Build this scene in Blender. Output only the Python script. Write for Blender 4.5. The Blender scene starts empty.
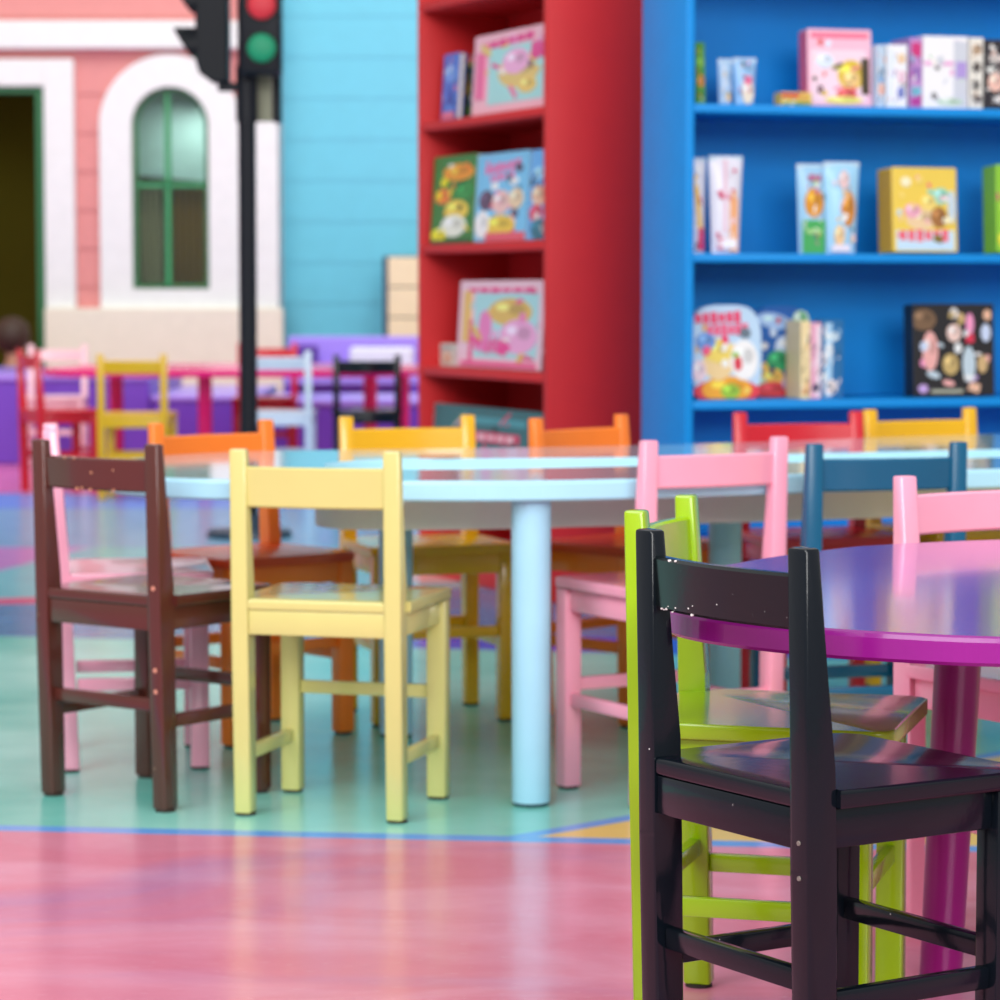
import bpy, bmesh, math, random
from mathutils import Vector, Matrix
random.seed(7)
PI = math.pi
SC = bpy.context.scene
COL = SC.collection

# ------------------------------------------------------------------ camera constants (solved from the photograph)
F, PITCH, CAMH = 2916.25, 0.070967, 0.8516
CP, SP = math.cos(PITCH), math.sin(PITCH)

def ray(x, y):
    u = (500 - y) / F; v = (x - 500) / F
    return Vector((v, CP + u * SP, -SP + u * CP))

def at_depth(x, y, Y):
    d = ray(x, y); t = Y / d.y
    return Vector((d.x * t, Y, CAMH + d.z * t))

def at_height(x, y, z):
    d = ray(x, y); t = (z - CAMH) / d.z
    return Vector((d.x * t, d.y * t, z))

# ------------------------------------------------------------------ materials
def lin(c):
    r = []
    for v in c[:3]:
        v = v / 255.0
        r.append(v / 12.92 if v <= 0.04045 else ((v + 0.055) / 1.055) ** 2.4)
    return (r[0], r[1], r[2], 1.0)

MATS = {}

def paint(name, rgb, rough=0.25, coat=0.0, vary=0.06, bump=0.02, scale=14.0, chips=None, chip_at=0.74, spec=0.5, chip_scale=60):
    if name in MATS: return MATS[name]
    m = bpy.data.materials.new(name); m.use_nodes = True
    nt = m.node_tree; N = nt.nodes; L = nt.links
    b = N['Principled BSDF']
    b.inputs['Roughness'].default_value = rough
    b.inputs['Specular IOR Level'].default_value = spec
    b.inputs['Coat Weight'].default_value = coat
    b.inputs['Coat Roughness'].default_value = 0.08
    tc = N.new('ShaderNodeTexCoord')
    no = N.new('ShaderNodeTexNoise'); no.inputs['Scale'].default_value = scale; no.inputs['Detail'].default_value = 4
    L.new(tc.outputs['Object'], no.inputs['Vector'])
    c = lin(rgb)
    mx = N.new('ShaderNodeMix'); mx.data_type = 'RGBA'
    mx.inputs[6].default_value = tuple(max(0, v * (1 - vary)) for v in c[:3]) + (1,)
    mx.inputs[7].default_value = tuple(min(1, v * (1 + vary)) for v in c[:3]) + (1,)
    L.new(no.outputs['Fac'], mx.inputs[0])
    out = mx.outputs[2]
    if chips:
        n2 = N.new('ShaderNodeTexNoise'); n2.inputs['Scale'].default_value = chip_scale; n2.inputs['Detail'].default_value = 3
        L.new(tc.outputs['Object'], n2.inputs['Vector'])
        st = N.new('ShaderNodeMath'); st.operation = 'GREATER_THAN'; st.inputs[1].default_value = chip_at
        L.new(n2.outputs['Fac'], st.inputs[0])
        m2 = N.new('ShaderNodeMix'); m2.data_type = 'RGBA'; m2.inputs[7].default_value = lin(chips)
        L.new(st.outputs[0], m2.inputs[0]); L.new(out, m2.inputs[6]); out = m2.outputs[2]
    L.new(out, b.inputs['Base Color'])
    if bump:
        n3 = N.new('ShaderNodeTexNoise'); n3.inputs['Scale'].default_value = 90; n3.inputs['Detail'].default_value = 3
        L.new(tc.outputs['Object'], n3.inputs['Vector'])
        bp = N.new('ShaderNodeBump'); bp.inputs['Strength'].default_value = bump * 4; bp.inputs['Distance'].default_value = 0.002
        L.new(n3.outputs['Fac'], bp.inputs['Height']); L.new(bp.outputs['Normal'], b.inputs['Normal'])
    MATS[name] = m
    return m

def floor_material():
    m = bpy.data.materials.new('floor_paint'); m.use_nodes = True
    nt = m.node_tree; N = nt.nodes; L = nt.links
    b = N['Principled BSDF']
    tc = N.new('ShaderNodeTexCoord')
    sep = N.new('ShaderNodeSeparateXYZ'); L.new(tc.outputs['Object'], sep.inputs[0])
    def math_(op, a, bb=None, c=None):
        n = N.new('ShaderNodeMath'); n.operation = op
        for i, v in enumerate((a, bb, c)):
            if v is None: continue
            if isinstance(v, (int, float)): n.inputs[i].default_value = v
            else: L.new(v, n.inputs[i])
        return n.outputs[0]
    X, Y = sep.outputs[0], sep.outputs[1]
    def side(p, q):            # signed distance, positive on the left of the line p -> q
        dx, dy = q[0] - p[0], q[1] - p[1]; l = math.hypot(dx, dy); nx, ny = -dy / l, dx / l
        s = math_('MULTIPLY', X, nx)
        s = math_('MULTIPLY_ADD', Y, ny, s)
        return math_('SUBTRACT', s, nx * p[0] + ny * p[1])
    def soft(s, w=0.004):      # 0..1 across zero
        n = N.new('ShaderNodeMapRange'); n.inputs[1].default_value = -w; n.inputs[2].default_value = w
        L.new(s, n.inputs[0]); return n.outputs[0]
    def band(s, a, bb, w=0.004):
        return math_('MULTIPLY', soft(math_('SUBTRACT', s, a), w), math_('SUBTRACT', 1.0, soft(math_('SUBTRACT', s, bb), w)))
    def noise(scale, detail=5, stretch=None, dist=0.0):
        n = N.new('ShaderNodeTexNoise'); n.inputs['Scale'].default_value = scale; n.inputs['Detail'].default_value = detail
        n.inputs['Distortion'].default_value = dist
        if stretch:
            mp = N.new('ShaderNodeMapping'); mp.inputs['Scale'].default_value = stretch; mp.inputs['Rotation'].default_value = (0, 0, 0.5)
            L.new(tc.outputs['Object'], mp.inputs[0]); L.new(mp.outputs[0], n.inputs['Vector'])
        else: L.new(tc.outputs['Object'], n.inputs['Vector'])
        return n.outputs['Fac']
    def mix(f, a, c):
        n = N.new('ShaderNodeMix'); n.data_type = 'RGBA'
        if isinstance(f, (int, float)): n.inputs[0].default_value = f
        else: L.new(f, n.inputs[0])
        for i, v in ((6, a), (7, c)):
            if isinstance(v, tuple): n.inputs[i].default_value = v
            else: L.new(v, n.inputs[i])
        return n.outputs[2]
    def ramp(src, lo, hi):
        n = N.new('ShaderNodeMapRange'); n.inputs[1].default_value = lo; n.inputs[2].default_value = hi
        L.new(src, n.inputs[0]); return n.outputs[0]
    # pink field with cloudy wear
    pink = mix(ramp(noise(2.2, 6, (1, 2.0, 1), 0.6), 0.42, 0.68), lin(FC['pink']), lin(FC['pink2']))
    pink = mix(math_('MULTIPLY', ramp(noise(0.9, 4, (1, 1.5, 1), 1.0), 0.5, 0.66), 0.55), pink, lin(FC['violet']))
    teal = mix(ramp(noise(1.5, 4), 0.35, 0.7), lin(FC['teal']), lin(FC['teal2']))
    tealfar = lin(FC['tealfar'])
    col = pink
    s0 = side((-0.8, 4.590), (0.2, 4.476))          # teal behind this edge
    col = mix(soft(s0), col, teal)
    # yellow wedge between the edge and a diagonal line
    s1 = side((0.87, 5.28), (0.05, 4.52))          # left of it = towards the camera
    wedge = math_('MULTIPLY', soft(s0), soft(s1))
    col = mix(wedge, col, lin((240, 205, 120)))
    col = mix(math_('MULTIPLY', band(s1, -0.035, 0.0), soft(s0)), col, lin(FC['line']))
    col = mix(band(s0, -0.012, 0.036), col, lin(FC['line']))
    # farther painted fields
    s2 = side((-1.2, 7.2), (0.5, 6.85))
    col = mix(soft(s2, 0.02), col, lin((60, 130, 175)))
    right = soft(side((-0.35, 9.0), (-0.35, 6.0)), 0.05)
    col = mix(math_('MULTIPLY', band(s2, -0.03, 0.28, 0.02), right), col, lin((60, 85, 205)))
    s3 = side((-1.4, 8.0), (-0.9, 8.15))
    col = mix(soft(s3, 0.02), col, lin((110, 190, 200)))
    col = mix(math_('MULTIPLY', band(s3, -0.06, 0.1, 0.02), math_('SUBTRACT', 1.0, right)), col, lin((215, 80, 120)))
    col = mix(math_('MULTIPLY', band(s3, 0.2, 1.5, 0.03), right), col, lin((225, 185, 180)))
    s4 = side((-1.6, 8.6), (-1.35, 9.9))
    col = mix(math_('MULTIPLY', soft(s4, 0.02), soft(s3, 0.02)), col, lin((190, 130, 195)))
    s5 = side((-1.5, 9.75), (1.5, 9.75))
    col = mix(soft(s5, 0.05), col, lin((115, 170, 205)))
    s6 = side((-2.2, 11.5), (1.0, 11.5))
    col = mix(soft(s6, 0.05), col, lin((90, 150, 230)))
    s7 = side((-2.2, 12.4), (1.0, 12.1))
    col = mix(soft(s7, 0.05), col, lin((235, 120, 165)))
    # fine scuffs
    sc = ramp(noise(40, 8, (1, 3, 1)), 0.62, 0.8)
    col = mix(math_('MULTIPLY', sc, 0.25), col, lin((240, 215, 225)))
    L.new(col, b.inputs['Base Color'])
    rg = N.new('ShaderNodeMapRange'); rg.inputs[3].default_value = 0.16; rg.inputs[4].default_value = 0.27
    L.new(noise(6, 5), rg.inputs[0]); L.new(rg.outputs[0], b.inputs['Roughness'])
    bp = N.new('ShaderNodeBump'); bp.inputs['Strength'].default_value = 0.12; bp.inputs['Distance'].default_value = 0.01
    L.new(noise(9, 3), bp.inputs['Height']); L.new(bp.outputs['Normal'], b.inputs['Normal'])
    b.inputs['Specular IOR Level'].default_value = 0.5
    return m

FC = dict(pink=(216, 124, 150), pink2=(226, 152, 178), violet=(172, 130, 182), teal=(98, 196, 182), teal2=(158, 226, 214),
          tealfar=(110, 190, 200), line=(100, 165, 238))

# ------------------------------------------------------------------ object helpers
def link(name, bm, mats, parent=None, loc=None, rot=None, smooth=False):
    me = bpy.data.meshes.new(name)
    bmesh.ops.recalc_face_normals(bm, faces=bm.faces)
    bm.to_mesh(me); bm.free()
    if not isinstance(mats, (list, tuple)): mats = [mats]
    for m in mats: me.materials.append(m)
    if smooth:
        for p in me.polygons: p.use_smooth = True
        if smooth is not True:      # broad flat faces stay flat, only the rounded edges blend
            for p in me.polygons:
                if p.area > 0.0015 or len(p.vertices) > 6: p.use_smooth = False
        try: me.set_sharp_from_angle(angle=math.radians(smooth if smooth is not True else 40))
        except Exception: pass
    o = bpy.data.objects.new(name, me); COL.objects.link(o)
    if parent: o.parent = parent
    if loc is not None: o.location = loc
    if rot is not None: o.rotation_euler = rot
    return o

def thing(name, label, cat, loc=(0, 0, 0), rotz=0.0, group=None):
    o = bpy.data.objects.new(name, None); COL.objects.link(o)
    o.empty_display_size = 0.05
    o.location = loc; o.rotation_euler = (0, 0, rotz)
    o['label'] = label; o['category'] = cat
    if group: o['group'] = group
    return o

def tag(o, label, cat, group=None):
    o['label'] = label; o['category'] = cat
    if group: o['group'] = group
    return o

def structure(o): o['kind'] = 'structure'; return o

def box(bm, x0, x1, y0, y1, z0, z1, bev=0.0, seg=2, mat=0, M=None):
    vs = [bm.verts.new((x, y, z)) for x in (x0, x1) for y in (y0, y1) for z in (z0, z1)]
    q = [(0, 1, 3, 2), (4, 6, 7, 5), (0, 4, 5, 1), (2, 3, 7, 6), (0, 2, 6, 4), (1, 5, 7, 3)]
    fs = [bm.faces.new([vs[i] for i in f]) for f in q]
    for f in fs: f.material_index = mat
    if M is not None:
        for v in vs: v.co = M @ v.co
    if bev > 0:
        es = list({e for f in fs for e in f.edges})
        r = bmesh.ops.bevel(bm, geom=es, offset=bev, segments=seg, affect='EDGES', profile=0.5)
        for f in r['faces']: f.material_index = mat
    return fs

def prism(bm, pts, axis, a, b, bev=0.0, seg=2, mat=0):
    """extrude a closed 2-D outline along an axis from a to b"""
    def P(p, t):
        if axis == 'z': return (p[0], p[1], t)
        if axis == 'x': return (t, p[0], p[1])
        return (p[0], t, p[1])
    lo = [bm.verts.new(P(p, a)) for p in pts]; hi = [bm.verts.new(P(p, b)) for p in pts]
    n = len(pts)
    fs = [bm.faces.new(lo[::-1]), bm.faces.new(hi)]
    for i in range(n): fs.append(bm.faces.new([lo[i], lo[(i + 1) % n], hi[(i + 1) % n], hi[i]]))
    for f in fs: f.material_index = mat
    if bev > 0:
        es = list(fs[0].edges) + list(fs[1].edges)
        if n < 12: es = list({e for f in fs for e in f.edges})
        r = bmesh.ops.bevel(bm, geom=es, offset=bev, segments=seg, affect='EDGES', profile=0.5)
        for f in r['faces']: f.material_index = mat
    return fs

def tube(bm, p0, p1, r0, r1=None, n=24, mat=0, caps=True, bev=0.0):
    r1 = r0 if r1 is None else r1
    p0, p1 = Vector(p0), Vector(p1); d = (p1 - p0).normalized()
    a = d.orthogonal().normalized(); b = d.cross(a)
    A = [bm.verts.new(p0 + (a * math.cos(t) + b * math.sin(t)) * r0) for t in [2 * PI * i / n for i in range(n)]]
    B = [bm.verts.new(p1 + (a * math.cos(t) + b * math.sin(t)) * r1) for t in [2 * PI * i / n for i in range(n)]]
    fs = [bm.faces.new([A[i], A[(i + 1) % n], B[(i + 1) % n], B[i]]) for i in range(n)]
    if caps:
        c = [bm.faces.new(A[::-1]), bm.faces.new(B)]; fs += c
        if bev > 0:
            r = bmesh.ops.bevel(bm, geom=list(c[0].edges) + list(c[1].edges), offset=bev, segments=2, affect='EDGES', profile=0.5)
    for f in fs:
        if f.is_valid: f.material_index = mat
    return fs

def closed_spline(pts, k=8):
    n = len(pts); out = []
    for i in range(n):
        p0, p1, p2, p3 = [Vector(pts[(i + j - 1) % n]) for j in range(4)]
        for s in range(k):
            t = s / k
            out.append(tuple(0.5 * ((2 * p1) + (p2 - p0) * t + (2 * p0 - 5 * p1 + 4 * p2 - p3) * t * t + (3 * p1 - p0 - 3 * p2 + p3) * t ** 3)))
    return out

# ------------------------------------------------------------------ the chair
W, D, H = 0.26, 0.2305, 0.60
SEAT = 0.355

def chair(name, label, pose, mat, group, seat_mat=None, rail_h=0.054, rail_drop=0.026, lean=0.0135, height=H, side_z=0.155, front_z=0.18,
          rear_z=0.175, pads=True, detail=True, plugs=None, w=W, d=D, rail_mat=None, seat_z=0.355, top_d=0.019, dots=None, nose=0.026, plug_col=('plug_wood', (225, 150, 125), 0.6), plug_r=0.0042):
    SEAT = seat_z
    x, y, yaw = pose
    t = thing(name, label, 'chair', (x, y, 0), yaw, group)
    bev = 0.0035 if detail else 0.003
    hw, hd = w / 2, d / 2
    pw = 0.014; lw = 0.0165
    # rear posts run from floor to top, leaning and thinning above the seat
    def back_edge(z): return -hd - 0.017 - lean * max(0, z - 0.05) / (height - 0.05)
    prof = [(back_edge(0), 0), (back_edge(0) + 0.034, 0), (back_edge(0.30) + 0.034, 0.30), (back_edge(SEAT + 0.02) + 0.034, SEAT + 0.02),
            (back_edge(height) + top_d, height), (back_edge(height), height), (back_edge(0.3), 0.30)]
    padm = paint('felt_glide', (45, 35, 30), 0.9)
    for s in (-1, 1):
        bm = bmesh.new(); prism(bm, prof, 'x', s * hw - pw, s * hw + pw, bev, 2)
        for v in bm.verts: v.co.z = v.co.z + (0.004 if v.co.z < 0.01 and pads else 0)
        lg = link('back_post', bm, mat, t, smooth=35)
        if pads:
            bm = bmesh.new(); tube(bm, (s * hw, -hd, 0), (s * hw, -hd, 0.004), 0.017, 0.0165, 14)
            link('foot_pad', bm, padm, lg)
        if plugs and s == 1:
            for (pz) in plugs:
                bm = bmesh.new(); tube(bm, (s * hw, back_edge(pz) + 0.001, pz), (s * hw, back_edge(pz) - 0.0012, pz), plug_r, plug_r * .85, 10)
                link('screw_plug', bm, paint(*plug_col), lg)
        bm = bmesh.new()
        box(bm, s * hw - lw, s * hw + lw, hd - lw, hd + lw, 0.004 if pads else 0, SEAT - 0.0185, bev, 2)
        fl = link('leg', bm, mat, t, smooth=35)
        if pads:
            bm = bmesh.new(); tube(bm, (s * hw, hd, 0), (s * hw, hd, 0.004), 0.017, 0.0165, 14)
            link('foot_pad', bm, padm, fl)
    # seat board, notched round the posts, rounded front corners
    ox = hw + 0.021; oy = hd + nose; bk = back_edge(SEAT) + 0.002; ny = back_edge(SEAT) + 0.0345; nx = hw - pw - 0.0005; r = 0.022
    def arc(cx, cy, a0, a1): return [(cx + r * math.cos(a0 + (a1 - a0) * i / 5), cy + r * math.sin(a0 + (a1 - a0) * i / 5)) for i in range(6)]
    pts = [(-nx, bk), (nx, bk), (nx, ny), (ox, ny)] + arc(ox - r, oy - r, 0, PI / 2) + arc(-ox + r, oy - r, PI / 2, PI) + [(-ox, ny), (-nx, ny)]
    bm = bmesh.new(); prism(bm, pts, 'z', SEAT - 0.018, SEAT, 0.004, 3)
    link('seat', bm, seat_mat or mat, t, smooth=35)
    # aprons
    za, zb = SEAT - 0.018 - 0.040, SEAT - 0.0185
    def bar(nm, a, b_, c, e, z0, z1, bv=0.002):
        bm = bmesh.new(); box(bm, a, b_, c, e, z0, z1, bv, 2); return link(nm, bm, mat, t, smooth=35)
    bar('apron', -hw + pw, hw - pw, bk + 0.002, bk + 0.018, za, zb)
    bar('apron', -hw + lw, hw - lw, hd - 0.004, hd + 0.012, za, zb)
    for s in (-1, 1):
        bar('apron', s * hw - 0.008, s * hw + 0.008, -hd + 0.013, hd - lw, za, zb)
        if side_z: bar('stretcher', s * hw - 0.007, s * hw + 0.007, -hd + 0.014, hd - lw, side_z - 0.011, side_z + 0.011)
    if front_z: bar('stretcher', -hw + lw, hw - lw, hd - 0.007, hd + 0.007, front_z - 0.011, front_z + 0.011)
    if rear_z: bar('stretcher', -hw + pw, hw - pw, -hd - 0.010, -hd + 0.004, rear_z - 0.011, rear_z + 0.011)
    # curved back rail let in between the posts
    z1 = height - rail_drop; z0 = z1 - rail_h; n = 14; bulge = 0.013; th = 0.0075
    bm = bmesh.new(); rows = []
    for i in range(n + 1):
        xx = (-1 + 2 * i / n) * (hw - pw + 0.0005); q = bulge * (1 - (2 * i / n - 1) ** 2)
        sec = []
        for (dy, z) in ((-th, z0 + .003), (-th + .003, z0), (th - .003, z0), (th, z0 + .003), (th, z1 - .003), (th - .003, z1), (-th + .003, z1), (-th, z1 - .003)):
            yc = back_edge(z) + 0.0105 + 0.004 * (height - z) / 0.1
            sec.append(bm.verts.new((xx, yc - q + dy, z)))
        rows.append(sec)
    for i in range(n):
        for j in range(8): bm.faces.new([rows[i][j], rows[i][(j + 1) % 8], rows[i + 1][(j + 1) % 8], rows[i + 1][j]])
    bm.faces.new(rows[0]); bm.faces.new(rows[-1][::-1])
    rl = link('backrest', bm, rail_mat or mat, t, smooth=35)
    if dots:
        dm = paint(*dots[0])
        for (xx, fz, rr) in dots[1]:
            z = z0 + fz * rail_h; q = bulge * (1 - (xx / (hw - pw)) ** 2)
            yc = back_edge(z) + 0.0105 + 0.004 * (height - z) / 0.1 - q - th
            n_ = 7; bm = bmesh.new(); off = random.random() * 6
            P = [(xx + rr * (0.7 + 0.5 * random.random()) * math.cos(off + 2 * PI * i / n_), z + rr * (0.5 + 0.4 * random.random()) * math.sin(off + 2 * PI * i / n_)) for i in range(n_)]
            prism(bm, P, 'y', yc - 0.0004, yc + 0.0012); link('paint_chip', bm, dm, rl)
    return t

# ------------------------------------------------------------------ SETTING
bm = bmesh.new(); box(bm, -14, 14, -6, 24, -0.1, 0)
structure(link('floor', bm, floor_material()))

def siding(bm, x0, x1, z0, z1, Y, board=0.222, base=0.0, lap=0.011):
    """lapped boards facing -y"""
    k0 = math.floor((z0 - base) / board); z = base + k0 * board
    while z < z1 - 1e-5:
        a, b = max(z, z0), min(z + board, z1)
        if b - a > 0.004:
            fa, fb = (a - z) / board, (b - z) / board
            ya, yb = Y - lap * (1 - fa), Y - lap * (1 - fb)
            v = [bm.verts.new(c) for c in ((x0, ya, a), (x1, ya, a), (x1, yb, b), (x0, yb, b), (x0, Y + 0.08, a), (x1, Y + 0.08, a), (x1, Y + 0.08, b), (x0, Y + 0.08, b))]
            for f in ((0, 1, 2, 3), (4, 7, 6, 5), (0, 4, 5, 1), (3, 2, 6, 7), (0, 3, 7, 4), (1, 5, 6, 2)): bm.faces.new([v[i] for i in f])
        z += board

WY = 17.0
def wx(x): return at_depth(x, 200, WY - 0.06).x
def wz(y): return at_depth(200, y, WY).z
pinkwall = paint('pink_siding', (222, 138, 134), 0.45, bump=0)
white = paint('white_trim', (238, 238, 234), 0.5, bump=0)
beige = paint('beige_base', (240, 230, 210), 0.6, bump=0)
bluewall = paint('blue_siding', (100, 200, 222), 0.4, bump=0)
TOPZ = 3.6
bz = wz(308)
bm = bmesh.new()
siding(bm, -7, wx(-60), 0, TOPZ, WY)
siding(bm, wx(-60), wx(52), wz(78), TOPZ, WY)
siding(bm, wx(52), wx(126), 0, TOPZ, WY)
siding(bm, wx(126), wx(214), 0, wz(296), WY)
siding(bm, wx(126), wx(214), wz(84), TOPZ, WY)
siding(bm, wx(214), wx(279), 0, TOPZ, WY)
structure(link('wall_back', bm, pinkwall))
bm = bmesh.new(); siding(bm, wx(276), 9, 0, TOPZ, WY + 0.25, 0.24, 0.07, 0.005)
structure(link('wall_back_blue', bm, bluewall))
# cornice, plinth, pilaster
bm = bmesh.new(); box(bm, -7, wx(282), WY - 0.10, WY, wz(50), wz(22), 0.01)
structure(link('trim_1', bm, white))
bm = bmesh.new()
box(bm, wx(45), wx(283), WY - 0.13, WY - 0.001, 0, bz, 0.008)
structure(link('baseboard_back', bm, beige))
bm = bmesh.new(); box(bm, wx(239), wx(279), WY - 0.09, WY + 0.25, bz, TOPZ, 0.006)
structure(link('trim_2', bm, white))
# doorway
green = paint('green_frame', (25, 105, 55), 0.4, bump=0)
bm = bmesh.new()
box(bm, wx(45), wx(75), WY - 0.08, WY + 0.02, bz, wz(60), 0.006)
box(bm, wx(-90), wx(45), WY - 0.08, WY + 0.02, wz(87), wz(60), 0.006)
box(bm, wx(-90), wx(-60), WY - 0.08, WY + 0.02, 0, wz(87), 0.006)
structure(link('trim_3', bm, white))
bm = bmesh.new()
box(bm, wx(36), wx(45.5), WY - 0.05, WY + 0.10, 0, wz(87), 0.004)
box(bm, wx(-60), wx(36), WY - 0.05, WY + 0.10, wz(94), wz(87), 0.004)
box(bm, wx(-70), wx(-60), WY - 0.05, WY + 0.10, 0, wz(87), 0.004)
structure(link('door_1', bm, green))
# dim rooms behind the door and the window (open shells with real walls)
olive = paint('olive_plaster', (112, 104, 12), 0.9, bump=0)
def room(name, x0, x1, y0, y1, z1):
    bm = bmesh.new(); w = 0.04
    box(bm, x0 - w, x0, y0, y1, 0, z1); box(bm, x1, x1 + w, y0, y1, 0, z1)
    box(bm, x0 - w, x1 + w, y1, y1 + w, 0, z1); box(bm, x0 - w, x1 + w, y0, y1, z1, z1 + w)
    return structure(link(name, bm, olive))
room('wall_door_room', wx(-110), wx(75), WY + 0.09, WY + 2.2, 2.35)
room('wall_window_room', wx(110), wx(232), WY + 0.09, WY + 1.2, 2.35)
# arched window
def arch(cx, zc, r, zb, n=24):
    return [(cx - r, zb)] + [(cx - r * math.cos(PI * i / n), zc + r * math.sin(PI * i / n)) for i in range(n + 1)] + [(cx + r, zb)]
def ring(bm, A, B, y0, y1):
    n = len(A)
    def mk(P, y): return [bm.verts.new((p[0], y, p[1])) for p in P]
    a0, b0, a1, b1 = mk(A, y0), mk(B, y0), mk(A, y1), mk(B, y1)
    for i in range(n):
        j = (i + 1) % n
        bm.faces.new([a0[i], a0[j], b0[j], b0[i]]); bm.faces.new([a1[j], a1[i], b1[i], b1[j]])
        bm.faces.new([a0[j], a0[i], a1[i], a1[j]]); bm.faces.new([b0[i], b0[j], b1[j], b1[i]])
cxw = wx(170.5); zc = wz(126); ri = wx(209) - cxw; ro = wx(241) - cxw
bm = bmesh.new(); ring(bm, arch(cxw, zc, ro, wz(309)), arch(cxw, zc, ri, wz(289)), WY - 0.07, WY + 0.09)
structure(link('trim_4', bm, white))
bm = bmesh.new()
ring(bm, arch(cxw, zc, ri - 0.001, wz(288)), arch(cxw, zc, ri - 0.028, wz(284)), WY - 0.01, WY + 0.05)
wn = structure(link('window_1', bm, green))
bm = bmesh.new()
box(bm, wx(164), wx(169.5), WY + 0.0, WY + 0.04, wz(284), wz(92), 0.003)
box(bm, cxw - ri + .02, cxw + ri - .02, WY + 0.0, WY + 0.04, wz(187.5), wz(183), 0.003)
link('window_bar', bm, paint('green_bar', (50, 150, 90), 0.4, bump=0), wn)
gm = bpy.data.materials.new('window_glass'); gm.use_nodes = True
g = gm.node_tree.nodes['Principled BSDF']; g.inputs['Base Color'].default_value = (0.85, 0.97, 0.93, 1); g.inputs['Roughness'].default_value = 0.02
g.inputs['Transmission Weight'].default_value = 1.0; g.inputs['IOR'].default_value = 1.5
bm = bmesh.new(); prism(bm, arch(cxw, zc, ri - 0.02, wz(286)), 'y', WY + 0.016, WY + 0.024)
link('window_pane', bm, gm, wn)
# behind the glass: an added panel for the teal reflection, then two curtains
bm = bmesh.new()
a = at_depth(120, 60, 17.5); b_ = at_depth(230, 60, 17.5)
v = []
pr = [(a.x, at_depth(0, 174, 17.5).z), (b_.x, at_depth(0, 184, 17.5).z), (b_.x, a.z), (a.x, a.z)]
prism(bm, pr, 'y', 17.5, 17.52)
tag(link('reflection_panel', bm, paint('reflected_teal', (165, 200, 198), 0.6)), 'pale teal panel standing in for the reflection in the upper half of the arched window', 'backing')
def curtain(name, x0, x1, ytop, ybot, Y, col, label):
    bm = bmesh.new(); p0, p1 = at_depth(x0, ytop, Y), at_depth(x1, ybot, Y); n = 24; prev = None
    for i in range(n + 1):
        x = p0.x + (p1.x - p0.x) * i / n; y = Y + 0.02 * math.sin(i * 1.6)
        c = [bm.verts.new((x, y, p1.z)), bm.verts.new((x, y, p0.z)), bm.verts.new((x, y + 0.006, p0.z)), bm.verts.new((x, y + 0.006, p1.z))]
        if prev:
            for j in range(4): bm.faces.new([prev[j], prev[(j + 1) % 4], c[(j + 1) % 4], c[j]])
        prev = c
    return tag(link(name, bm, col, smooth=True), label, 'curtain')
curtain('curtain', 172, 215, 186, 300, 17.62, paint('brown_cloth', (150, 115, 25), 0.8), 'brown curtain behind the right half of the arched window')
curtain('curtain', 128, 163, 186, 300, 17.66, paint('grey_cloth', (190, 185, 150), 0.8), 'greyish curtain behind the left half of the arched window')

# ------------------------------------------------------------------ far play area furniture
purple = paint('purple_paint', (112, 62, 190), 0.35, bump=0)
lilac = paint('lit_purple_paint', (172, 140, 240), 0.3, bump=0)
def tworow(name, label, x0, x1, y0, y1, z, zb=0.0):
    t = thing(name, label, 'platform', ((x0 + x1) / 2, y0, 0))
    cx = (x0 + x1) / 2
    bm = bmesh.new(); box(bm, x0 - cx, x1 - cx, 0, y1 - y0, 0, z - 0.03, 0.01); link('base', bm, purple, t)
    bm = bmesh.new(); box(bm, x0 - cx, x1 - cx - 0.002, -0.012, y1 - y0, z - 0.03, z, 0.01); link('top_board', bm, lilac, t)  # lilac instead of purple puts the light on the top into the colour
    return t
tworow('platform', 'tall purple play platform with its lit top coloured lilac, left of the yellow chair', -3.6, at_depth(147, 380, 14.4).x, 14.5, 16.0, 0.445)
tworow('platform', 'lower purple platform behind the magenta table leg', at_depth(148.5, 380, 14.4).x, at_depth(253, 380, 14.4).x, 14.5, 16.0, 0.345)
tworow('platform', 'purple platform with its lit top coloured lilac, seen through the black and pale blue far chairs', at_depth(256, 380, 14.0).x, at_depth(440, 380, 14.0).x, 14.3, 15.2, 0.33)
# lilac bench with backrest against the blue wall
p0, p1 = at_depth(288, 350, 15.9), at_depth(424, 350, 15.9)
t = thing('bench', 'lilac bench with a high back standing against the blue wall', 'bench', ((p0.x + p1.x) / 2, 15.9, 0)); hwb = (p1.x - p0.x) / 2
bm = bmesh.new(); box(bm, -hwb, hwb, -0.35, 0.0, 0.36, 0.41, 0.01); link('seat', bm, lilac, t)
bm = bmesh.new(); box(bm, -hwb, hwb, 0.0, 0.06, 0.0, 0.615, 0.01); link('backrest', bm, lilac, t)
for s in (-1, 1):
    bm = bmesh.new(); box(bm, s * (hwb - 0.03) - 0.03, s * (hwb - 0.03) + 0.03, -0.34, -0.001, 0, 0.359, 0.005); link('side_panel', bm, purple, t)
bm = bmesh.new(); a, b2 = at_depth(350, 345, 15.75), at_depth(414, 357, 15.75)
box(bm, a.x, b2.x, 15.66, 15.80, 0.411, 0.56, 0.02, 3)
tag(link('storage_box', bm, paint('white_plastic', (235, 232, 240), 0.4)), 'white box resting on the seat of the lilac bench', 'box')
bm = bmesh.new(); a, b2 = at_depth(293, 345, 15.75), at_depth(318, 357, 15.75)
box(bm, a.x, b2.x, 15.66, 15.80, 0.411, 0.57, 0.02, 3)
tag(link('cushion', bm, paint('deep_purple_cloth', (90, 45, 150), 0.8)), 'dark purple cushion standing at the left end of the lilac bench', 'cushion')
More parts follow.
